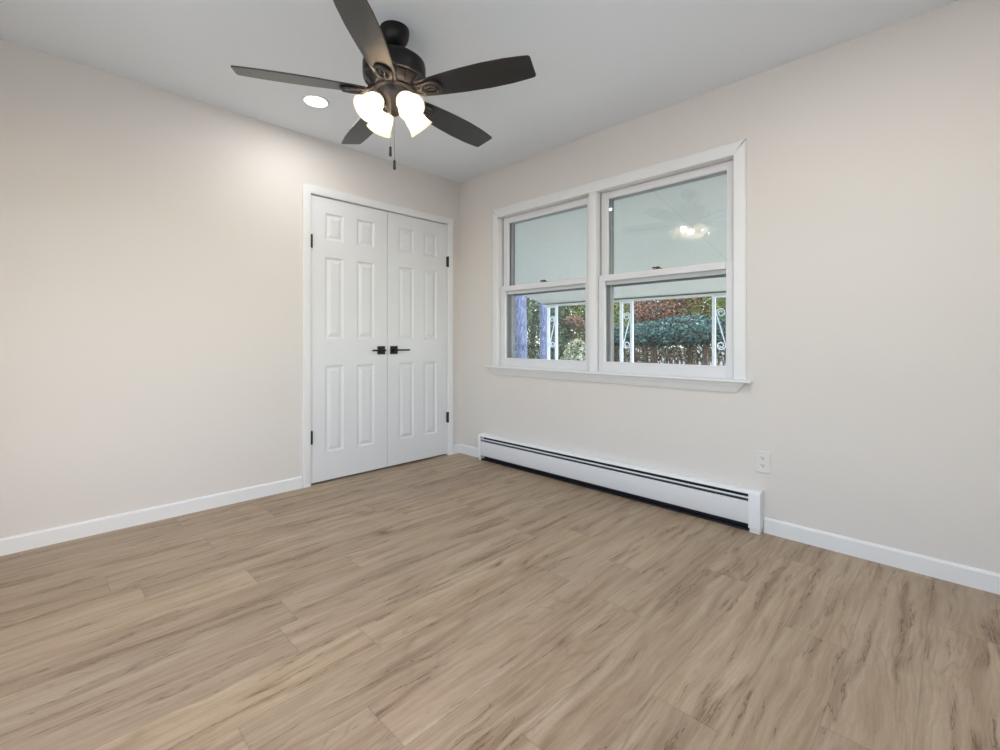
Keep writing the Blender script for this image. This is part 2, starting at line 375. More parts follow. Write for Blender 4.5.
# baseboards, with an eased top edge
BH, BT = .080, .013
bprof = [(0, 0), (BT, 0), (BT, BH-.010), (BT-.003, BH-.003), (BT-.008, BH), (0, BH)]
b = MB(); b.prism(bprof, XL, 1.313, lambda u, v, t: (t, YB-u, v))
struct(b.build('baseboard_back', M['trim']), 'white baseboard left of the closet door', 'baseboard')
b = MB(); b.prism(bprof, 2.652, XR, lambda u, v, t: (t, YB-u, v)); struct(b.build('baseboard_corner', M['trim']))
b = MB(); b.prism(bprof, YF, .736, lambda u, v, t: (XR-u, t, v)); b.prism(bprof, 2.910, YB-BT, lambda u, v, t: (XR-u, t, v))
struct(b.build('baseboard_right', M['trim']), 'white baseboard along the window wall', 'baseboard')

# door casing
CW = .057
cprof = [(0, 0), (0, .010), (.006, .014), (.020, .015), (.044, .018), (.052, .018), (CW, .014), (CW, 0)]   # u outward from the opening, v proud of the wall
b = MB()
b.prism(cprof, 0, lambda u, v: DZ+u, lambda u, v, t: (DX0-u+.003, YB-v, t))
b.prism(cprof, 0, lambda u, v: DZ+u, lambda u, v, t: (DX1+u-.003, YB-v, t))
b.prism(cprof, lambda u, v: DX0-u+.003, lambda u, v: DX1+u-.003, lambda u, v, t: (t, YB-v, DZ+u-.001))
b.box(DX0-.002, DX0+.0015, YB, YB+.12, 0, DZ); b.box(DX1-.0015, DX1+.002, YB, YB+.12, 0, DZ); b.box(DX0, DX1, YB, YB+.12, DZ-.002, DZ+.002)
b.box(DX0+.0015, DX1-.0015, YB+.040, YB+.055, DZ-.016, DZ-.002)
struct(b.build('trim_1', M['trim'], smooth=True), 'white casing around the double closet door', 'door casing')

# six panel closet doors
def door_mesh(x0, x1, z0, z1, yf, th, panels):
    xs = sorted({x0, x1} | {p[0] for p in panels} | {p[1] for p in panels}); zs = sorted({z0, z1} | {p[2] for p in panels} | {p[3] for p in panels})
    b = MB(); pset = [tuple(round(c, 5) for c in p) for p in panels]
    for i in range(len(xs)-1):
        for j in range(len(zs)-1):
            a0, a1, c0, c1 = xs[i], xs[i+1], zs[j], zs[j+1]
            if tuple(round(c, 5) for c in (a0, a1, c0, c1)) not in pset:
                b.add([(a0, yf, c0), (a1, yf, c0), (a1, yf, c1), (a0, yf, c1)], [(0, 1, 2, 3)]); continue
            rings = [(0, 0), (.006, .006), (.013, .0085), (.018, .0085), (.040, .0015), (.041, .0012)]; vs_ = []
            for ins, dep in rings: vs_ += [(a0+ins, yf+dep, c0+ins), (a1-ins, yf+dep, c0+ins), (a1-ins, yf+dep, c1-ins), (a0+ins, yf+dep, c1-ins)]
            fs_ = [(4*k+q, 4*k+(q+1) % 4, 4*k+4+(q+1) % 4, 4*k+4+q) for k in range(len(rings)-1) for q in range(4)]+[tuple(4*(len(rings)-1)+q for q in range(4))]
            b.add(vs_, fs_)
    y1 = yf+th
    b.add([(x0, yf, z0), (x1, yf, z0), (x1, yf, z1), (x0, yf, z1), (x0, y1, z0), (x1, y1, z0), (x1, y1, z1), (x0, y1, z1)],
          [(4, 7, 6, 5), (0, 4, 5, 1), (1, 5, 6, 2), (2, 6, 7, 3), (3, 7, 4, 0)])
    return b
def closet_door(name, x0, x1, cols, hinge_side, lab):
    z0, z1 = .013, 2.034
    root = empty(name, ((x0+x1)/2, YB+.02, 0), kind='structure', label=lab, cat='door')
    cx, cy = (x0+x1)/2, YB+.02
    pan = [(c0, c1, a, d) for c0, c1 in cols for a, d in ((.212, .831), (1.025, 1.610), (1.735, 1.925))]
    mb = door_mesh(x0, x1, z0, z1, YB+.004, .035, pan)
    mb.v = [(x-cx, y-cy, z) for x, y, z in mb.v]
    mb.build('door_leaf', M['door'], root)
    for hz in (.335, 1.708):
        hx = x0-.001 if hinge_side < 0 else x1+.001
        h = MB().lathe([(.0001, -.048), (.007, -.047), (.0090, -.045), (.0090, .045), (.007, .047), (.0001, .048)], 12, Matrix.Translation((hx-cx+(.004 if hinge_side < 0 else 0), YB-.008-cy, hz)))
        h.box(hx-cx-.012, hx-cx+.012, YB+.0005-cy, YB+.0035-cy, hz-.044, hz+.044)
        tag(h.build('hinge', M['hinge'], root), 'dark metal hinge')
    s = -hinge_side                                # the free edge
    ex = x1 if s > 0 else x0
    rx = ex-s*.055-cx; rz = .937
    r = MB().box(rx-.032, rx+.032, YB-.006-cy, YB+.004-cy, rz-.032, rz+.032).build('handle_rose', M['black'], root, bevel=.0015)
    tag(r, 'square matte black rose plate')
    l = MB(); l.lathe([(.011, 0), (.011, .045)], 16, Matrix.Translation((rx, YB-.006-cy, rz)) @ Matrix.Rotation(math.pi/2, 4, 'X'))
    d = -s
    tipx = rx+d*(.104 if s > 0 else .116)
    l.box(min(rx-d*.010, tipx), max(rx-d*.010, tipx), YB-.058-cy, YB-.046-cy, rz-.0065, rz+.0065)
    tag(l.build('handle_lever', M['black'], root, bevel=.001), 'slim matte black lever')
    return root
closet_door('door_1', 1.3730, 1.9855, ((1.481, 1.619), (1.727, 1.872)), -1, 'left leaf of the white six panel closet door')
closet_door('door_2', 1.9895, 2.5915, ((2.093, 2.238), (2.340, 2.476)), +1, 'right leaf of the white six panel closet door')

# ---------------------------------------------------------------- double window
# casing: flat with eased outer edge, head plus two legs plus the mullion board
b = MB(); W = .064; wp = [(0, 0), (0, .014), (.003, .017), (.052, .019), (.060, .017), (W, .012), (W, 0)]
SZ = .800                                        # top of the stool
OY0, OY1 = WY0-.0005, WY1+.0005
b.prism(wp, SZ, lambda u, v: WZ1+u, lambda u, v, t: (XR-v, OY0-u, t))
b.prism(wp, SZ, lambda u, v: WZ1+u, lambda u, v, t: (XR-v, OY1+u, t))
b.prism([(u*1.16, v) for u, v in wp], lambda u, v: OY0-u/1.16, lambda u, v: OY1+u/1.16, lambda u, v, t: (XR-v, t, WZ1+u))
b.prism([(0, .004), (.003, .016), (.012, .019), (.049, .019), (.058, .016), (.061, .004)], SZ, WZ1, lambda u, v, t: (XR-v, MY0+u, t))
struct(b.build('trim_2', M['trim'], smooth=True), 'white casing and mullion around the double window', 'window casing')
# jamb box: reveals between casing and sashes
b = MB(); JX = XR+.165
b.box(XR-.002, JX, WY0-.012, WY0, WZ0-.03, WZ1+.012); b.box(XR-.002, JX, WY1, WY1+.012, WZ0-.03, WZ1+.012)
b.box(XR-.002, JX, WY0, WY1, WZ1, WZ1+.012); b.box(XR-.004, JX, MY0+.002, MY1-.002, WZ0-.005, WZ1)
b.box(XR-.002, JX+.03, WY0, WY1, WZ0-.03, WZ0-.004)
struct(b.build('trim_3', M['trim']), 'painted jambs inside the window opening', 'window jamb')
# stool and apron
b = MB(); sp = [(-.006, -.017), (.036, -.017), (.043, -.013), (.045, -.008), (.042, -.002), (.036, 0), (-.006, 0)]
b.prism(sp, .791, 2.842, lambda u, v, t: (XR-u, t, SZ+v-.001))
ap = [(0, -.017), (.036, -.017), (.034, -.024), (.024, -.036), (.020, -.050), (.012, -.062), (.010, -.070), (0, -.070)]
b.prism(ap, lambda u, v: .824+.050*(-.017-v)/.053, lambda u, v: 2.815-.050*(-.017-v)/.053, lambda u, v, t: (XR-u, t, SZ+v-.001))
struct(b.build('trim_4', M['trim'], smooth=True), 'white window stool with a mitred moulded apron below', 'window sill')

def sash(name, y0, y1, z0, z1, x0, th, st, top, bot, root, glx):
    b = MB(); i = .006
    def rail(ya, yb, za, zb): b.box(x0, x0+th, ya, yb, za, zb)
    rail(y0, y0+st, z0, z1); rail(y1-st, y1, z0, z1); rail(y0+st, y1-st, z0, z0+bot); rail(y0+st, y1-st, z1-top, z1)
    o = b.build(name, M['sash'], root, bevel=.003)
    g = MB().box(glx-.0001, glx+.0001, y0+st-.004, y1-st+.004, z0+bot-.004, z1-top+.004)
    g = MB().add([(glx, y0+st-.006, z0+bot-.006), (glx, y1-st+.006, z0+bot-.006), (glx, y1-st+.006, z1-top+.006), (glx, y0+st-.006, z1-top+.006)], [(0, 1, 2, 3)])
    tag(g.build('pane', M['glass'], o), 'clear pane')
    return o
def lock(yc, root, par):
    z = 1.4605
    b = MB().box(XR+.021, XR+.041, yc-.030, yc+.030, z, z+.005)
    b.lathe([(.013, 0), (.013, .010), (.008, .013), (.0001, .013)], 16, Matrix.Translation((XR+.031, yc, z+.004)))
    b.tube([(XR+.031, yc, z+.012), (XR+.026, yc+.02, z+.013), (XR+.024, yc+.034, z+.012)], [.005, .004, .005], 8)
    tag(b.build('sash_lock', M['brass'], par, bevel=.001), 'aged brass sash lock')
def window(name, y0, y1, ly, lab):
    root = empty(name, (0, 0, 0), kind='structure', label=lab, cat='window')
    lo = sash('lower_sash', y0+.003, y1-.003, WZ0-.003, 1.460, XR+.018, .025, .046, .042, .073, root, XR+.031)
    up = sash('upper_sash', y0+.006, y1-.006, 1.395, WZ1-.002, XR+.046, .028, .048, .045, .066, root, XR+.060)
    lock(ly, root, lo)
    # parting stops and grey jamb liners
    b = MB()
    for ya, yb in ((y0, y0+.010), (y1-.010, y1)):
        b.box(XR+.0435, XR+.0455, ya, yb, 1.46, WZ1)
        ya, yb = (y0, y0+.044) if ya == y0 else (y1-.044, y1)
        b.box(XR+.1035, XR+.127, ya, yb, WZ0-.004, WZ1)
        b.box(XR+.0745, XR+.1035, ya if ya == y0 else yb-.020, ya+.020 if ya == y0 else yb, WZ0, WZ1)
    b.box(XR+.1035, XR+.127, y0+.044, y1-.044, WZ1-.040, WZ1)
    b.build('jamb_liner', M['channel'], root)
    # storm window: thin aluminium frame outside, with a middle bar
    b = MB(); sx = XR+.128; t = .022
    b.box(sx, sx+t, y0, y0+.044, WZ0-.004, WZ1); b.box(sx, sx+t, y1-.044, y1, WZ0-.004, WZ1)
    b.box(sx, sx+t, y0+.044, y1-.044, WZ1-.040, WZ1); b.box(sx, sx+t, y0+.044, y1-.044, WZ0-.004, WZ0+.022)
    b.box(sx, sx+t, y0+.044, y1-.044, 1.388, 1.414)
    s = b.build('storm_frame', M['storm'], root, bevel=.002)
    g = MB().add([(sx+.011, y0+.040, WZ0+.02), (sx+.011, y1-.040, WZ0+.02), (sx+.011, y1-.040, WZ1-.024), (sx+.011, y0+.040, WZ1-.024)], [(0, 1, 2, 3)])
    g.build('pane', M['glass'], s)
    return root
window('window_1', MY1-.002, WY1, 2.26, 'left hand double hung window, tree trunks seen through it')
window('window_2', WY0, MY0+.002, 1.345, 'right hand double hung window, lamp reflected in its upper pane')

# ---------------------------------------------------------------- baseboard heater
HY0, HY1 = .738, 2.908
def make_heater():
    root = empty('baseboard_heater', (XR, (HY0+HY1)/2, 0), label='long low white baseboard heater on the wall under the window', cat='heater')
    cy = (HY0+HY1)/2
    L = lambda u, v, t: (-u, t-cy, v)
    a, c = HY0+.056, HY1-.026
    p = MB().box(-.004, 0, HY0-cy+.002, HY1-cy-.002, .02, .212).build('back_plate', M['heater'], root)
    # top cover: comes off the wall and rolls over to the front
    tp = [(0, .217), (.040, .217), (.050, .2145), (.057, .209), (.060, .202), (.0585, .202), (.055, .2075), (.048, .2125), (.040, .2145), (0, .2145)]
    MB().prism(tp, a, c, L).build('top_cover', M['heater'], root, smooth=True)
    # damper strip between the two slots, grey louvre, front panel
    MB().prism([(.050, .1840), (.0585, .1815), (.0600, .1775), (.0585, .1775), (.052, .181)], a, c, L).build('damper', M['heater'], root)
    MB().prism([(.044, .1755), (.0565, .1700), (.0565, .1685), (.044, .174)], a, c, L).build('louvre', M['fin'], root)
    fp = [(.050, .161), (.058, .161), (.062, .158), (.062, .050), (.058, .043), (.046, .040), (.046, .042), (.057, .045), (.0605, .051), (.0605, .159), (.057, .1615), (.050, .1615)]
    MB().prism(fp, a, c, L).build('front_panel', M['heater'], root, smooth=True)
    # fin tube element and the dark tray at the bottom
    e = MB(); e.box(-.046, -.006, a-cy, c-cy, .085, .135)
    tag(e.build('fin_element', M['cavity'], root), 'dark fins inside the slot')
    MB().box(-.050, -.004, a-cy, c-cy, .004, .012).build('bottom_rail', M['cavity'], root)
    MB().box(-.012, -.004, a-cy, c-cy, .012, .080).build('lower_backing', M['cavity'], root)
    MB().box(-.020, -.004, a-cy, c-cy, .140, .212).build('slot_backing', M['cavity'], root)
    cp = [(0, .221), (.042, .221), (.054, .218), (.062, .211), (.0655, .201), (.0655, .024), (0, .024)]
    for t0, t1 in ((HY0, a+.002), (c-.002, HY1)):
        q = MB().prism(cp, t0, t1, L); q.box(-.058, -.004, t0-cy+.004, t1-cy-.004, 0, .024)
        q.build('end_cap', M['heater'], root, smooth=True, bevel=.0015)
    return root
make_heater()

# ---------------------------------------------------------------- outlet
def make_outlet():
    yc, zc = .742, .371
    root = empty('power_outlet', (XR, yc, zc), label='white two socket power outlet on the wall right of the heater', cat='outlet')
    MB().box(-.0055, 0, -.035, .035, -.057, .057).build('cover_plate', M['outlet'], root, bevel=.0025)
    for s in (-1, 1):
        q = MB(); pts = [(math.cos(t)*.0165*1.02, max(-.0125, min(.0125, math.sin(t)*.0165))) for t in [2*math.pi*k/24 for k in range(24)]]
        q.prism(pts, -.0075, -.005, lambda u, v, t, s=s: (t, u, v+s*.0195))
        r = q.build('receptacle', M['outlet'], root)
        z = s*.0195
        h = MB(); h.box(-.0082, -.0070, .0050, .0075, z-.001, z+.008); h.box(-.0082, -.0070, -.0075, -.0050, z-.001, z+.007)
        h.lathe([(.0026, 0), (.0026, .0014)], 12, Matrix.Translation((-.0068, 0, z-.0065)) @ Matrix.Rotation(-math.pi/2, 4, 'Y'))
        tag(h.build('socket_slots', M['slot'], r), 'dark plug slots')
    MB().lathe([(.003, 0), (.003, .001)], 12, Matrix.Translation((-.0052, 0, 0)) @ Matrix.Rotation(-math.pi/2, 4, 'Y')).build('screw', M['outlet'], root)
make_outlet()

# ---------------------------------------------------------------- recessed light
def recessed(x, y, label, watts=1.0):
    root = empty('recessed_light', (x, y, CH), label=label, cat='light')
    MB().lathe([(.062, -.001), (.063, -.006), (.068, -.008), (.074, -.005), (.076, 0), (.062, 0)], 48, cap=False).build('trim_ring', M['trim'], root, smooth=True)
    tag(MB().lathe([(.0001, -.0045), (.040, -.0045), (.0625, -.0035)], 48, cap=False).build('lens', M['canlens'], root), 'glowing white lens')
    ld = bpy.data.lights.new('downlight', 'AREA'); ld.shape = 'DISK'; ld.size = .115; ld.energy = CAN_W*watts; ld.color = (1, .985, .96)
    lo = bpy.data.objects.new('downlight', ld); COL.objects.link(lo); lo.parent = root; lo.location = (0, 0, -.012)
recessed(1.194, 2.724, 'round white recessed light glowing in the ceiling left of the fan')
recessed(1.45, .25, 'added round white recessed light, out of view in the ceiling half away from the closet', 2.6)  # extra downlight out of view, added to brighten the window wall

# ---------------------------------------------------------------- ceiling fan
FX, FY = 1.174, 1.844
def make_fan():
    root = empty('ceiling_fan', (FX, FY, CH), label='black five blade ceiling fan with four lit glass shades', cat='ceiling fan')
    z = lambda h: h-CH
    MB().lathe([(.0660, z(2.44)), (.067, z(2.425)), (.0645, z(2.405)), (.058, z(2.387)), (.046, z(2.373)), (.032, z(2.364)), (.020, z(2.360)), (.0001, z(2.360))], 48).build('canopy', M['fanblack'], root, smooth=True)
    MB().lathe([(.013, z(2.362)), (.013, z(2.315)), (.026, z(2.312)), (.030, z(2.300))], 24).build('downrod', M['fanblack'], root, smooth=True)
    MB().lathe([(.030, z(2.303)), (.095, z(2.301)), (.126, z(2.294)), (.138, z(2.284)), (.1415, z(2.270)), (.141, z(2.222)), (.137, z(2.214))], 64, cap=False).build('motor_housing', M['fanblack'], root, smooth=True)
    MB().lathe([(.137, z(2.214)), (.139, z(2.209)), (.133, z(2.204)), (.128, z(2.203)), (.130, z(2.197)), (.124, z(2.190)), (.112, z(2.180)), (.104, z(2.170)), (.085, z(2.162)), (.0001, z(2.160))], 64, cap=False).build('lower_housing', M['fanmetal'], root, smooth=True)
    # curved ribs round the lower housing
    for k in range(15):
        t = 2*math.pi*k/15; c, s = math.cos(t), math.sin(t)
        MB().tube([(c*r, s*r, z(h)) for r, h in ((.130, 2.204), (.127, 2.192), (.117, 2.180), (.106, 2.168))], .0045, 6).build('housing_rib', M['fanmetal'], root, smooth=True)
    MB().lathe([(.0001, z(2.165)), (.090, z(2.163)), (.093, z(2.157)), (.088, z(2.150)), (.080, z(2.146)), (.078, z(2.128)), (.072, z(2.112)), (.062, z(2.102)), (.050, z(2.092)), (.036, z(2.078)), (.030, z(2.062)), (.020, z(2.052)), (.012, z(2.046)), (.0001, z(2.043))], 48).build('switch_housing', M['fanmetal'], root, smooth=True)
    BZ = 2.146
    def blade_w(r):
        P = [(.12, .043), (.155, .048), (.185, .052), (.24, .0575), (.34, .066), (.45, .070), (.55, .0675), (.62, .061), (.655, .056)]
        for i in range(len(P)-1):
            if r <= P[i+1][0]:
                a = (r-P[i][0])/(P[i+1][0]-P[i][0]); a = a*a*(3-2*a) if False else a; return P[i][1]+(P[i+1][1]-P[i][1])*a
        return P[-1][1]
    out = []
    rs = [.128+.522*k/26 for k in range(27)]
    up = [(.122, .028), (.124, .038)]+[(r, blade_w(r)) for r in rs]+[(.655, .0525), (.658, .047)]
    out = up+[(r, -w_) for r, w_ in reversed(up)]
    first = None
    for k in range(5):
        ang = math.radians(7.4+72*k)
        bl = MB().prism(out, -.003, .003, lambda u, v, t: (u, v, t))
        o = bl.build('blade', M['blade'], root, bevel=.0012)
        o.location = (0, 0, z(BZ)); o.rotation_euler = (math.radians(-13), 0, 0)
        # roll about the radial axis, then swing round the motor
        o.rotation_mode = 'QUATERNION'
        o.rotation_quaternion = (Matrix.Rotation(ang, 3, 'Z') @ Matrix.Rotation(math.radians(-13), 3, 'X')).to_quaternion()
        # blade iron in the blade's own frame, hugging its underside
        q = MB(); n = 36
        rc, ra, rb = .188, .044, .033
        q.tube([(rc+ra*math.cos(2*math.pi*i/n), rb*math.sin(2*math.pi*i/n), -.0095) for i in range(n)], .0075, 10, closed=True, flat=.9)
        q.tube([(rc+.004+.020*math.cos(2*math.pi*i/n), .012*math.sin(2*math.pi*i/n), -.0075) for i in range(n)], .0055, 8, closed=True)
        q.prism([(.158, .006), (.172, .010), (.172, -.010), (.158, -.006)], -.010, -.004, lambda u, v, t: (u, v, t))
        q.tube([(.088, 0, .020), (.104, 0, .014), (.118, 0, .000), (.134, 0, -.009), (.148, 0, -.0095)], [.020, .017, .013, .012, .010], 12, flat=.55)
        for sy in (-1, 1):
            q.tube([(.100, .012*sy, .018), (.118, .022*sy, .000), (.138, .027*sy, -.008), (.165, .030*sy, -.009)], [.009, .008, .0075, .006], 8)
        for sx, sy in ((.222, .017), (.222, -.017), (.165, 0)):
            q.lathe([(.0050, 0), (.0050, -.0035), (.0001, -.005)], 12, Matrix.Translation((sx, sy, -.014 if abs(sy) > 0 else -.012)))
        q.build('blade_iron', M['fanmetal'], o, smooth=True)
    # four lamp arms with bell shaped glass
    for k in range(4):
        ang = math.radians(LAMP0+90*k); c, s = math.cos(ang), math.sin(ang)
        a = MB(); a.tube([(c*r, s*r, z(h)) for r, h in ((.040, 2.100), (.052, 2.106), (.062, 2.103), (.070, 2.094))], .008, 10)
        ax = Vector((c*math.sin(TILT), s*math.sin(TILT), -math.cos(TILT)))
        neck = Vector((c*.064, s*.064, z(2.108)))
        mt = Matrix.Translation(neck) @ ax.to_track_quat('Z', 'Y').to_matrix().to_4x4() @ Matrix.Scale(.94, 4)
        a.lathe([(.0001, -.004), (.016, -.004), (.024, .004), (.027, .016), (.027, .024), (.022, .026)], 24, mt)
        arm = a.build('lamp_arm', M['fanmetal'], root, smooth=True)
        g = MB().lathe([(.025, .014), (.030, .022), (.041, .036), (.0475, .054), (.050, .072), (.0525, .092), (.058, .110), (.064, .122), (.0655, .124),
                        (.0615, .122), (.0555, .110), (.050, .092), (.0475, .072), (.045, .054), (.0385, .038), (.028, .024), (.022, .016)], 40, mt, cap=False)
        sh = g.build('lamp_shade', M['shade'], root, smooth=True); tag(sh, 'frosted white glass bell shade, lit from inside')
        bu = MB().lathe([(.012, .024), (.014, .038), (.022, .052), (.029, .068), (.0295, .080), (.024, .093), (.013, .101), (.0001, .104)], 24, mt)
        tag(bu.build('light_bulb', M['bulb'], sh, smooth=True), 'glowing white bulb')
    for (px, py, ztop, zbot) in ((CH1[0], CH1[1], 2.150, CH1[2]), (CH2[0], CH2[1], 2.050, CH2[2])):
        q = MB().tube([(px, py, z(ztop)), (px, py, z(zbot)+.045)], .0012, 6)
        n = int((ztop-zbot-.045)/.012)
        for i in range(n): q.lathe([(.0001, -.0019), (.0019, 0), (.0001, .0019)], 6, Matrix.Translation((px, py, z(ztop)-i*.012)))
        ch = q.build('pull_chain', M['chain'], root)
        MB().lathe([(.0001, 0), (.0055, .002), (.0065, .008), (.0055, .030), (.0060, .040), (.003, .046), (.0001, .047)], 16, Matrix.Translation((px, py, z(zbot)))).build('pull_fob', M['fob'], ch, smooth=True)
    return root
LAMP0, TILT = -3, math.radians(46)
CH1, CH2 = (-.047, -.041, 1.834), (0.0, 0.0, 1.797)
make_fan()

# ---------------------------------------------------------------- porch
PX, PZ, SL = 6.5, 1.62, .213                    # outer edge, its height, slope of the soffit
PE, PS = 5.30, -2.2                             # the two ends
HX = XR+WT
pc = lambda x: PZ+.03+SL*(PX-x)
tt = (PZ+.03+SL*PX-CZ)
def on_porch(px, py):
    v = ray(px, py, 1); rx, ry, rz = v.x, v.y, v.z-CZ
    t = tt/(rz+SL*rx); return rx*t, ry*t
seam = on_porch(664, 201)[1]
b = MB(); b.prism([(HX, pc(HX)), (PX+.12, pc(PX+.12)), (PX+.12, pc(PX+.12)+.05), (HX, pc(HX)+.05)], PS, PE, lambda u, v, t: (u, t, v))
struct(b.build('porch_ceiling', make_porch_ceiling_mat(seam, 2.44)), 'sloping pale blue grey porch ceiling outside the window', 'porch ceiling')
b = MB(); b.prism([(HX, pc(HX)+.06), (PX+.3, pc(PX+.3)+.06), (PX+.3, pc(PX+.3)+.12), (HX, pc(HX)+.16)], PS-.2, PE+.04, lambda u, v, t: (u, t, v))
struct(b.build('porch_roof', M['roof']))
b = MB(); b.box(PX-.05, PX+.05, PS, PE-.01, PZ, pc(PX+.05)); b.box(PX-.075, PX-.05, PS, PE-.01, PZ, PZ+.022); b.box(PX+.10, PX+.14, PS-.1, PE+.02, PZ-.0, pc(PX+.14)+.14)
struct(b.build('porch_beam', M['porch_trim'], bevel=.003), 'pale painted beam along the outer edge of the porch', 'beam')
struct(MB().box(HX, PX+.25, PS, PE+.15, -.62, -.45).build('porch_floor', M['concrete']))
b = MB(); b.box(HX-.02, HX, YB+.9, 7, -.6, 2.7); b.box(HX-.02, HX, -4, YF-.15, -.6, 2.7); b.box(HX-.02, HX, YF-.15, YB+.9, -.6, -.12); b.box(XL-.3, HX, YF-.3, YB+1.1, CH+.15, CH+.35)
struct(b.build('house_siding', M['siding']))

def spiral(c, r0, r1, a0, a1, n=30):
    rad = lambda i: r0+(r1-r0)*(i/n)**.75
    return [(0, c[0]+rad(i)*math.cos(a0+(a1-a0)*i/n), c[1]+rad(i)*math.sin(a0+(a1-a0)*i/n)) for i in range(n+1)]
def make_post(y, w_, flip, label):
    root = empty('iron_porch_post', (PX, y, -.45), label=label, cat='porch post')
    H = PZ+.45
    for s in (-1, 1): MB().box(-.021, .021, s*w_/2-.021, s*w_/2+.021, 0, H).build('upright', M['iron'], root, bevel=.003)
    for zc in (.02, H-.02): MB().box(-.015, .015, -w_/2+.021, w_/2-.021, zc-.014, zc+.014).build('crossbar', M['iron'], root)
    iw = w_/2-.024; k = 0
    r = iw*.90
    for zz in (.02, .56, 1.333):                        # long S scrolls: a curl at the foot, a diagonal, a curl at the head
        d = flip
        lo = [(x, d*yy, z_) for x, yy, z_ in spiral((0, zz+r), .014, r, math.radians(-160), math.radians(372))]
        # bottom curl ends on the outside, then the diagonal climbs to the head curl
        hi = [(x, -yy, 2*(zz+.28)-z_) for x, yy, z_ in lo][::-1]
        MB().tube(lo+hi, .0085, 8).build('scroll', M['iron'], root, smooth=True)
    return root
make_post(5.128, .175, 1, 'white scrolled iron porch post farthest left, beside the blue grey trunks')
make_post(3.672, .180, 1, 'white scrolled iron porch post at the left of the right hand window')
make_post(2.274, .180, -1, 'white scrolled iron porch post at the right edge of the right hand window')

# ---------------------------------------------------------------- garden
GZ = -.62
M['ground'] = mat('pale_ground', srgb(104, 98, 98), .95, vary=.25, vscale=1.5)
def ground_z(x, y): return GZ
b = MB(); b.box(-60, 90, -60, 90, GZ-.3, GZ); struct(b.build('ground', M['ground']), 'pale ground under the shrubs', 'ground')

struct(MB().box(-12, XL-.16, -9, 9, GZ, GZ+.06).build('bounce_slab', M['concrete']))  # unseen pale slab, added to bounce daylight up onto the ceiling
struct(MB().box(XL-.16, HX, -9, YF-.16, GZ, GZ+.06).build('bounce_slab_side', M['concrete']))  # matching slab below the front window, also added for bounce
leafmats = dict(
    teal=make_leaf_mat('rhododendron_leaf', [(8, 26, 24), (26, 64, 56), (46, 92, 90), (90, 134, 132)], 5),
    green=make_leaf_mat('dark_leaf', [(12, 24, 14), (40, 64, 38), (76, 104, 66), (136, 156, 116)], 5),
    red=make_leaf_mat('autumn_leaf', [(36, 44, 30), (118, 96, 114), (186, 148, 164), (236, 150, 108), (84, 112, 56)], 6, .5),
    lime=make_leaf_mat('yellow_green_leaf', [(34, 54, 28), (96, 122, 60), (196, 204, 112), (80, 114, 72)], 5, .5),
    pale=make_leaf_mat('pale_leaf', [(58, 74, 56), (130, 146, 116), (214, 204, 140), (216, 226, 228)], 7, .5),
    pink=make_leaf_mat('pink_leaf', [(84, 96, 60), (170, 120, 112), (214, 168, 158), (140, 150, 96)], 6, .5))
def leaf_cloud(lobes, n, size, rnd, shell=.55):
    v, f = [], []
    vol = [l[3]*l[4]*l[5] for l in lobes]; tot = sum(vol)
    for (cx, cy, cz, rx, ry, rz), vv in zip(lobes, vol):
        for _ in range(int(n*vv/tot)):
            while True:
                d = Vector((rnd.uniform(-1, 1), rnd.uniform(-1, 1), rnd.uniform(-1, 1)))
                if .05 < d.length < 1: break
            d.normalize(); rr = shell+(1-shell)*rnd.random()**.6; rr *= 1+.13*math.sin(d.x*7+cx*3)*math.sin(d.y*6+cy)+.08*math.sin(d.z*9)
            p = Vector((cx+d.x*rx*rr, cy+d.y*ry*rr, cz+d.z*rz*rr))
            a = Vector((rnd.gauss(0, 1), rnd.gauss(0, 1), rnd.gauss(0, .7))).normalized(); s = size*rnd.uniform(.6, 1.3)
            nrm = (d+Vector((rnd.gauss(0, .6), rnd.gauss(0, .6), rnd.gauss(0, .6)))).normalized(); b_ = nrm.cross(a)
            if b_.length < .1: continue
            b_.normalize(); a = b_.cross(nrm); i = len(v)
            v += [p-a*s, p+b_*s*.42+nrm*s*.12, p+a*s, p-b_*s*.42+nrm*s*.12]; f += [(i, i+1, i+2), (i, i+2, i+3)]
    return v, f
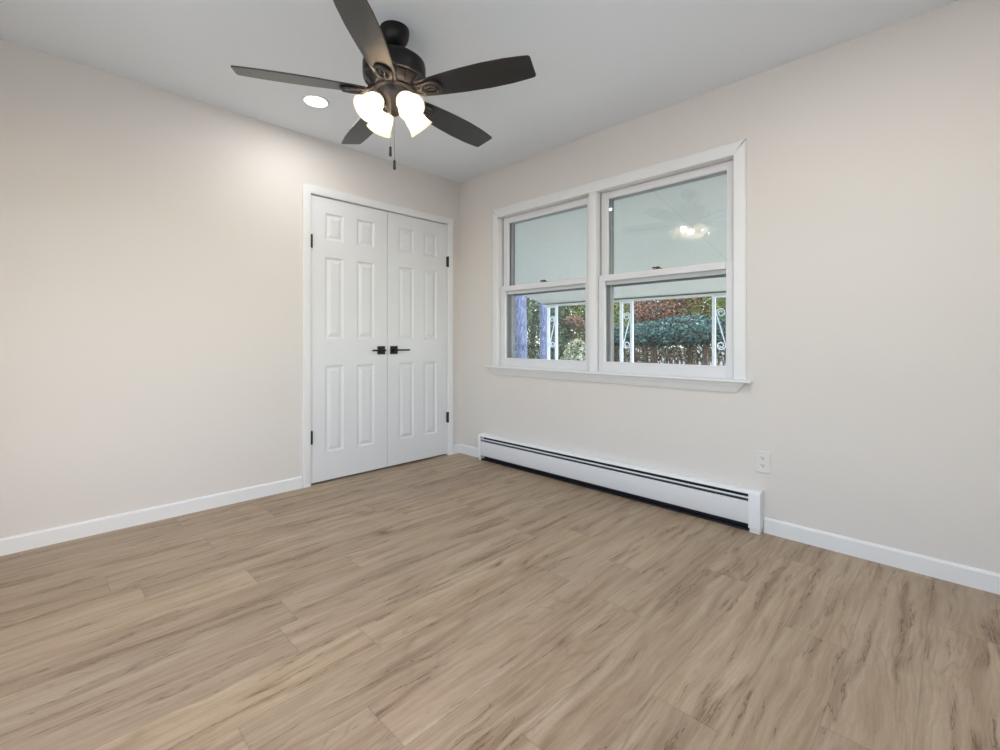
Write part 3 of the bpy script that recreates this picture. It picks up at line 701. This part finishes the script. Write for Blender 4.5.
def plant(name, base, lobes, leafm, n, size, seed, label, cat, stems=6, trunk_r=.03, bark='bark_brown', trunk_h=None, group=None):
    """base: world point on the ground; lobes relative to it"""
    rnd = random.Random(seed); root = empty(name, base, label=label, cat=cat, group=group)
    v, f = leaf_cloud(lobes, n, size, rnd)
    q = MB(); q.v = [tuple(p) for p in v]; q.f = f
    me = bpy.data.meshes.new('foliage'); me.from_pydata(q.v, [], q.f); me.materials.append(leafmats[leafm]); me.update()
    la = me.attributes.new('leaf_tone', 'FLOAT', 'POINT')
    for i in range(0, len(v), 4):
        tone = rnd.random()
        for j_ in range(4): la.data[i+j_].value = tone
    o = bpy.data.objects.new('foliage', me); COL.objects.link(o); o.parent = root
    s = MB()
    if trunk_h:
        s.tube([(0, 0, -.05), (.02, .01, trunk_h*.3), (-.01, .02, trunk_h*.7), (.0, 0, trunk_h)], [trunk_r*1.15, trunk_r, trunk_r*.93, trunk_r*.7], 20)
    for k in range(stems):
        l = lobes[k % len(lobes)]; t = (rnd.uniform(-.6, .6)*l[3]+l[0], rnd.uniform(-.6, .6)*l[4]+l[1], l[2]+rnd.uniform(-.2, .4)*l[5])
        z0 = (trunk_h*.8 if trunk_h else -.03); bx, by = (0, 0) if trunk_h else (t[0]*.45+rnd.uniform(-.15, .15), t[1]*.45+rnd.uniform(-.15, .15))
        m_ = ((bx+t[0])/2+rnd.uniform(-.12, .12), (by+t[1])/2+rnd.uniform(-.12, .12), (z0+t[2])/2)
        rr = trunk_r*(.35 if trunk_h else 1)*rnd.uniform(.5, 1.0)
        s.tube([(bx, by, z0), m_, t], [rr, rr*.8, rr*.4], 7)
    s.build('trunk' if trunk_h else 'stems', M[bark], root, smooth=True)
    return root
def gp(px, d):
    p = ray(px, HORIZ, d); return Vector((p.x, p.y, GZ))
def zt(py, d): return (HORIZ-py)/FPX*d+CZ-GZ     # height above ground seen at row py
# rhododendron hedge
for i, (px, d, top, w_) in enumerate(((628, 12.6, 326, .8), (655, 11.8, 322, 1.0), (688, 11.9, 316, 1.05), (722, 12.2, 318, 1.0), (765, 12.4, 314, 1.1))):
    zt_, zb = zt(top, d), zt(347, d); h = (zt_-zb)/2
    lab = ['bluish green rhododendron shrub behind the post left of the hedge', 'bluish green rhododendron shrub left of the middle of the hedge', 'tall bluish green rhododendron shrub in the middle of the hedge',
           'bluish green rhododendron shrub behind the right hand porch post', 'bluish green rhododendron shrub beyond the right hand porch post'][i]
    plant('rhododendron_shrub', gp(px, d), [(0, 0, zb+h, w_, w_*.8, h), (.3, -.3, zb+h*.9, w_*.7, w_*.7, h*.8), (-.35, .3, zb+h*1.05, w_*.6, w_*.6, h*.75)], 'teal', 9000, .045, 20+i, lab, 'shrub', stems=30, trunk_r=.020, group='rhododendron hedge beyond the porch')
# autumn tree behind, lime tree to the right
p = gp(655, 15.5); plant('autumn_tree', p, [(0, 0, 3.1, 1.7, 1.7, 1.1), (.4, -.9, 2.7, 1.0, 1.0, .7), (-.6, .9, 2.7, 1.0, 1.0, .7), (0, 0, 4.0, 1.2, 1.2, .8)], 'red', 14000, .05, 41, 'pink and orange leaved autumn tree above the hedge', 'tree', stems=9, trunk_r=.08, trunk_h=2.3)
p = gp(706, 14.8); plant('yellow_green_tree', p, [(0, 0, 2.8, 1.1, 1.1, 1.0), (.5, -.9, 2.5, 1.0, 1.0, .8), (0, 0, 3.8, 1.0, 1.0, .8)], 'lime', 10000, .05, 42, 'yellow green tree at the right above the hedge', 'tree', stems=8, trunk_r=.08, trunk_h=2.2)
p = gp(616, 14); plant('yellow_shrub', p, [(0, 0, 2.0, .5, .5, .9), (.1, .1, 1.2, .5, .5, .7)], 'lime', 4500, .045, 43, 'small yellow leaved shrub left of the second iron porch post', 'shrub', stems=8)
# left window: trunks and bushes
p = gp(520, 10); plant('pine_tree', p, [(0, 0, 6.3, 1.9, 1.9, 1.5), (.4, .3, 7.4, 1.3, 1.3, 1.0)], 'green', 3500, .10, 44, 'tall tree with a thick blue grey trunk, left of the two trunks', 'tree', stems=9, trunk_r=.150, bark='bark_blue', trunk_h=5.6)
p = gp(543.5, 12.5); plant('pine_tree', p, [(0, 0, 6.6, 1.8, 1.8, 1.5), (-.4, .3, 7.6, 1.2, 1.2, 1.0)], 'green', 3500, .10, 45, 'tall tree with a slimmer blue grey trunk beside the far iron post', 'tree', stems=9, trunk_r=.105, bark='bark_blue', trunk_h=5.8)
p = gp(533, 17); plant('evergreen_tree', p, [(0, 0, 1.6, 1.5, 1.5, 1.5), (0, 0, 3.2, 1.3, 1.3, 1.4), (.2, 0, 4.6, 1.0, 1.0, 1.2)], 'green', 9000, .06, 46, 'dark green tree standing behind the blue grey trunks', 'tree', stems=8, trunk_r=.09, trunk_h=2.8)
p = gp(559, 15); plant('evergreen_tree', p, [(0, 0, 1.9, .38, .38, 1.6), (0, 0, 3.6, .5, .5, 1.1)], 'green', 8000, .055, 47, 'dark green narrow tree just right of the far iron post', 'tree', stems=7, trunk_r=.07, trunk_h=2.6)
p = gp(577, 12.5); plant('variegated_shrub', p, [(0, 0, 1.0, .42, .42, .62), (.22, -.24, .9, .36, .36, .55)], 'pale', 7000, .045, 48, 'pale whitish green shrub low in the left hand window', 'shrub', stems=10)
p = gp(574, 14.5); plant('pink_shrub', p, [(0, 0, 2.25, .30, .30, .16), (.15, -.2, 2.1, .26, .26, .14)], 'pink', 1800, .045, 49, 'pink leaved shrub above the pale one in the left hand window', 'shrub', stems=9)
p = gp(586, 15.5); plant('yellow_green_tree', p, [(0, 0, 2.5, 1.0, 1.0, 1.3), (0, .2, 3.6, .9, .9, .9)], 'lime', 7000, .05, 50, 'yellow green tree behind the pink shrub in the left hand window', 'tree', stems=7, trunk_r=.06, trunk_h=2.0)
# woodland behind
for i, (px, d, h, w_) in enumerate(((505, 24, 8, 2.8), (552, 25, 8.5, 2.8), (598, 23, 7.5, 2.6), (645, 22, 7, 2.6), (690, 23, 7.5, 2.6), (735, 22, 8, 2.8), (790, 23, 8, 3.0))):
    plant('woodland_tree', gp(px, d), [(0, 0, h*.25, w_*.9, w_*.9, h*.22), (.3, 0, h*.5, w_, w_, h*.28), (0, .2, h*.78, w_*.7, w_*.7, h*.22)], 'green', 6000, .11, 60+i,
          'dark green woodland tree in the background, ' + ['leftmost behind the thick trunk', 'behind the far iron post', 'behind the window mullion', 'behind the pink autumn tree', 'behind the tall middle rhododendron', 'behind the right hand porch post', 'beyond the right edge of the window'][i],
          'tree', stems=8, trunk_r=.16, trunk_h=h*.5, group='woodland trees in the background')
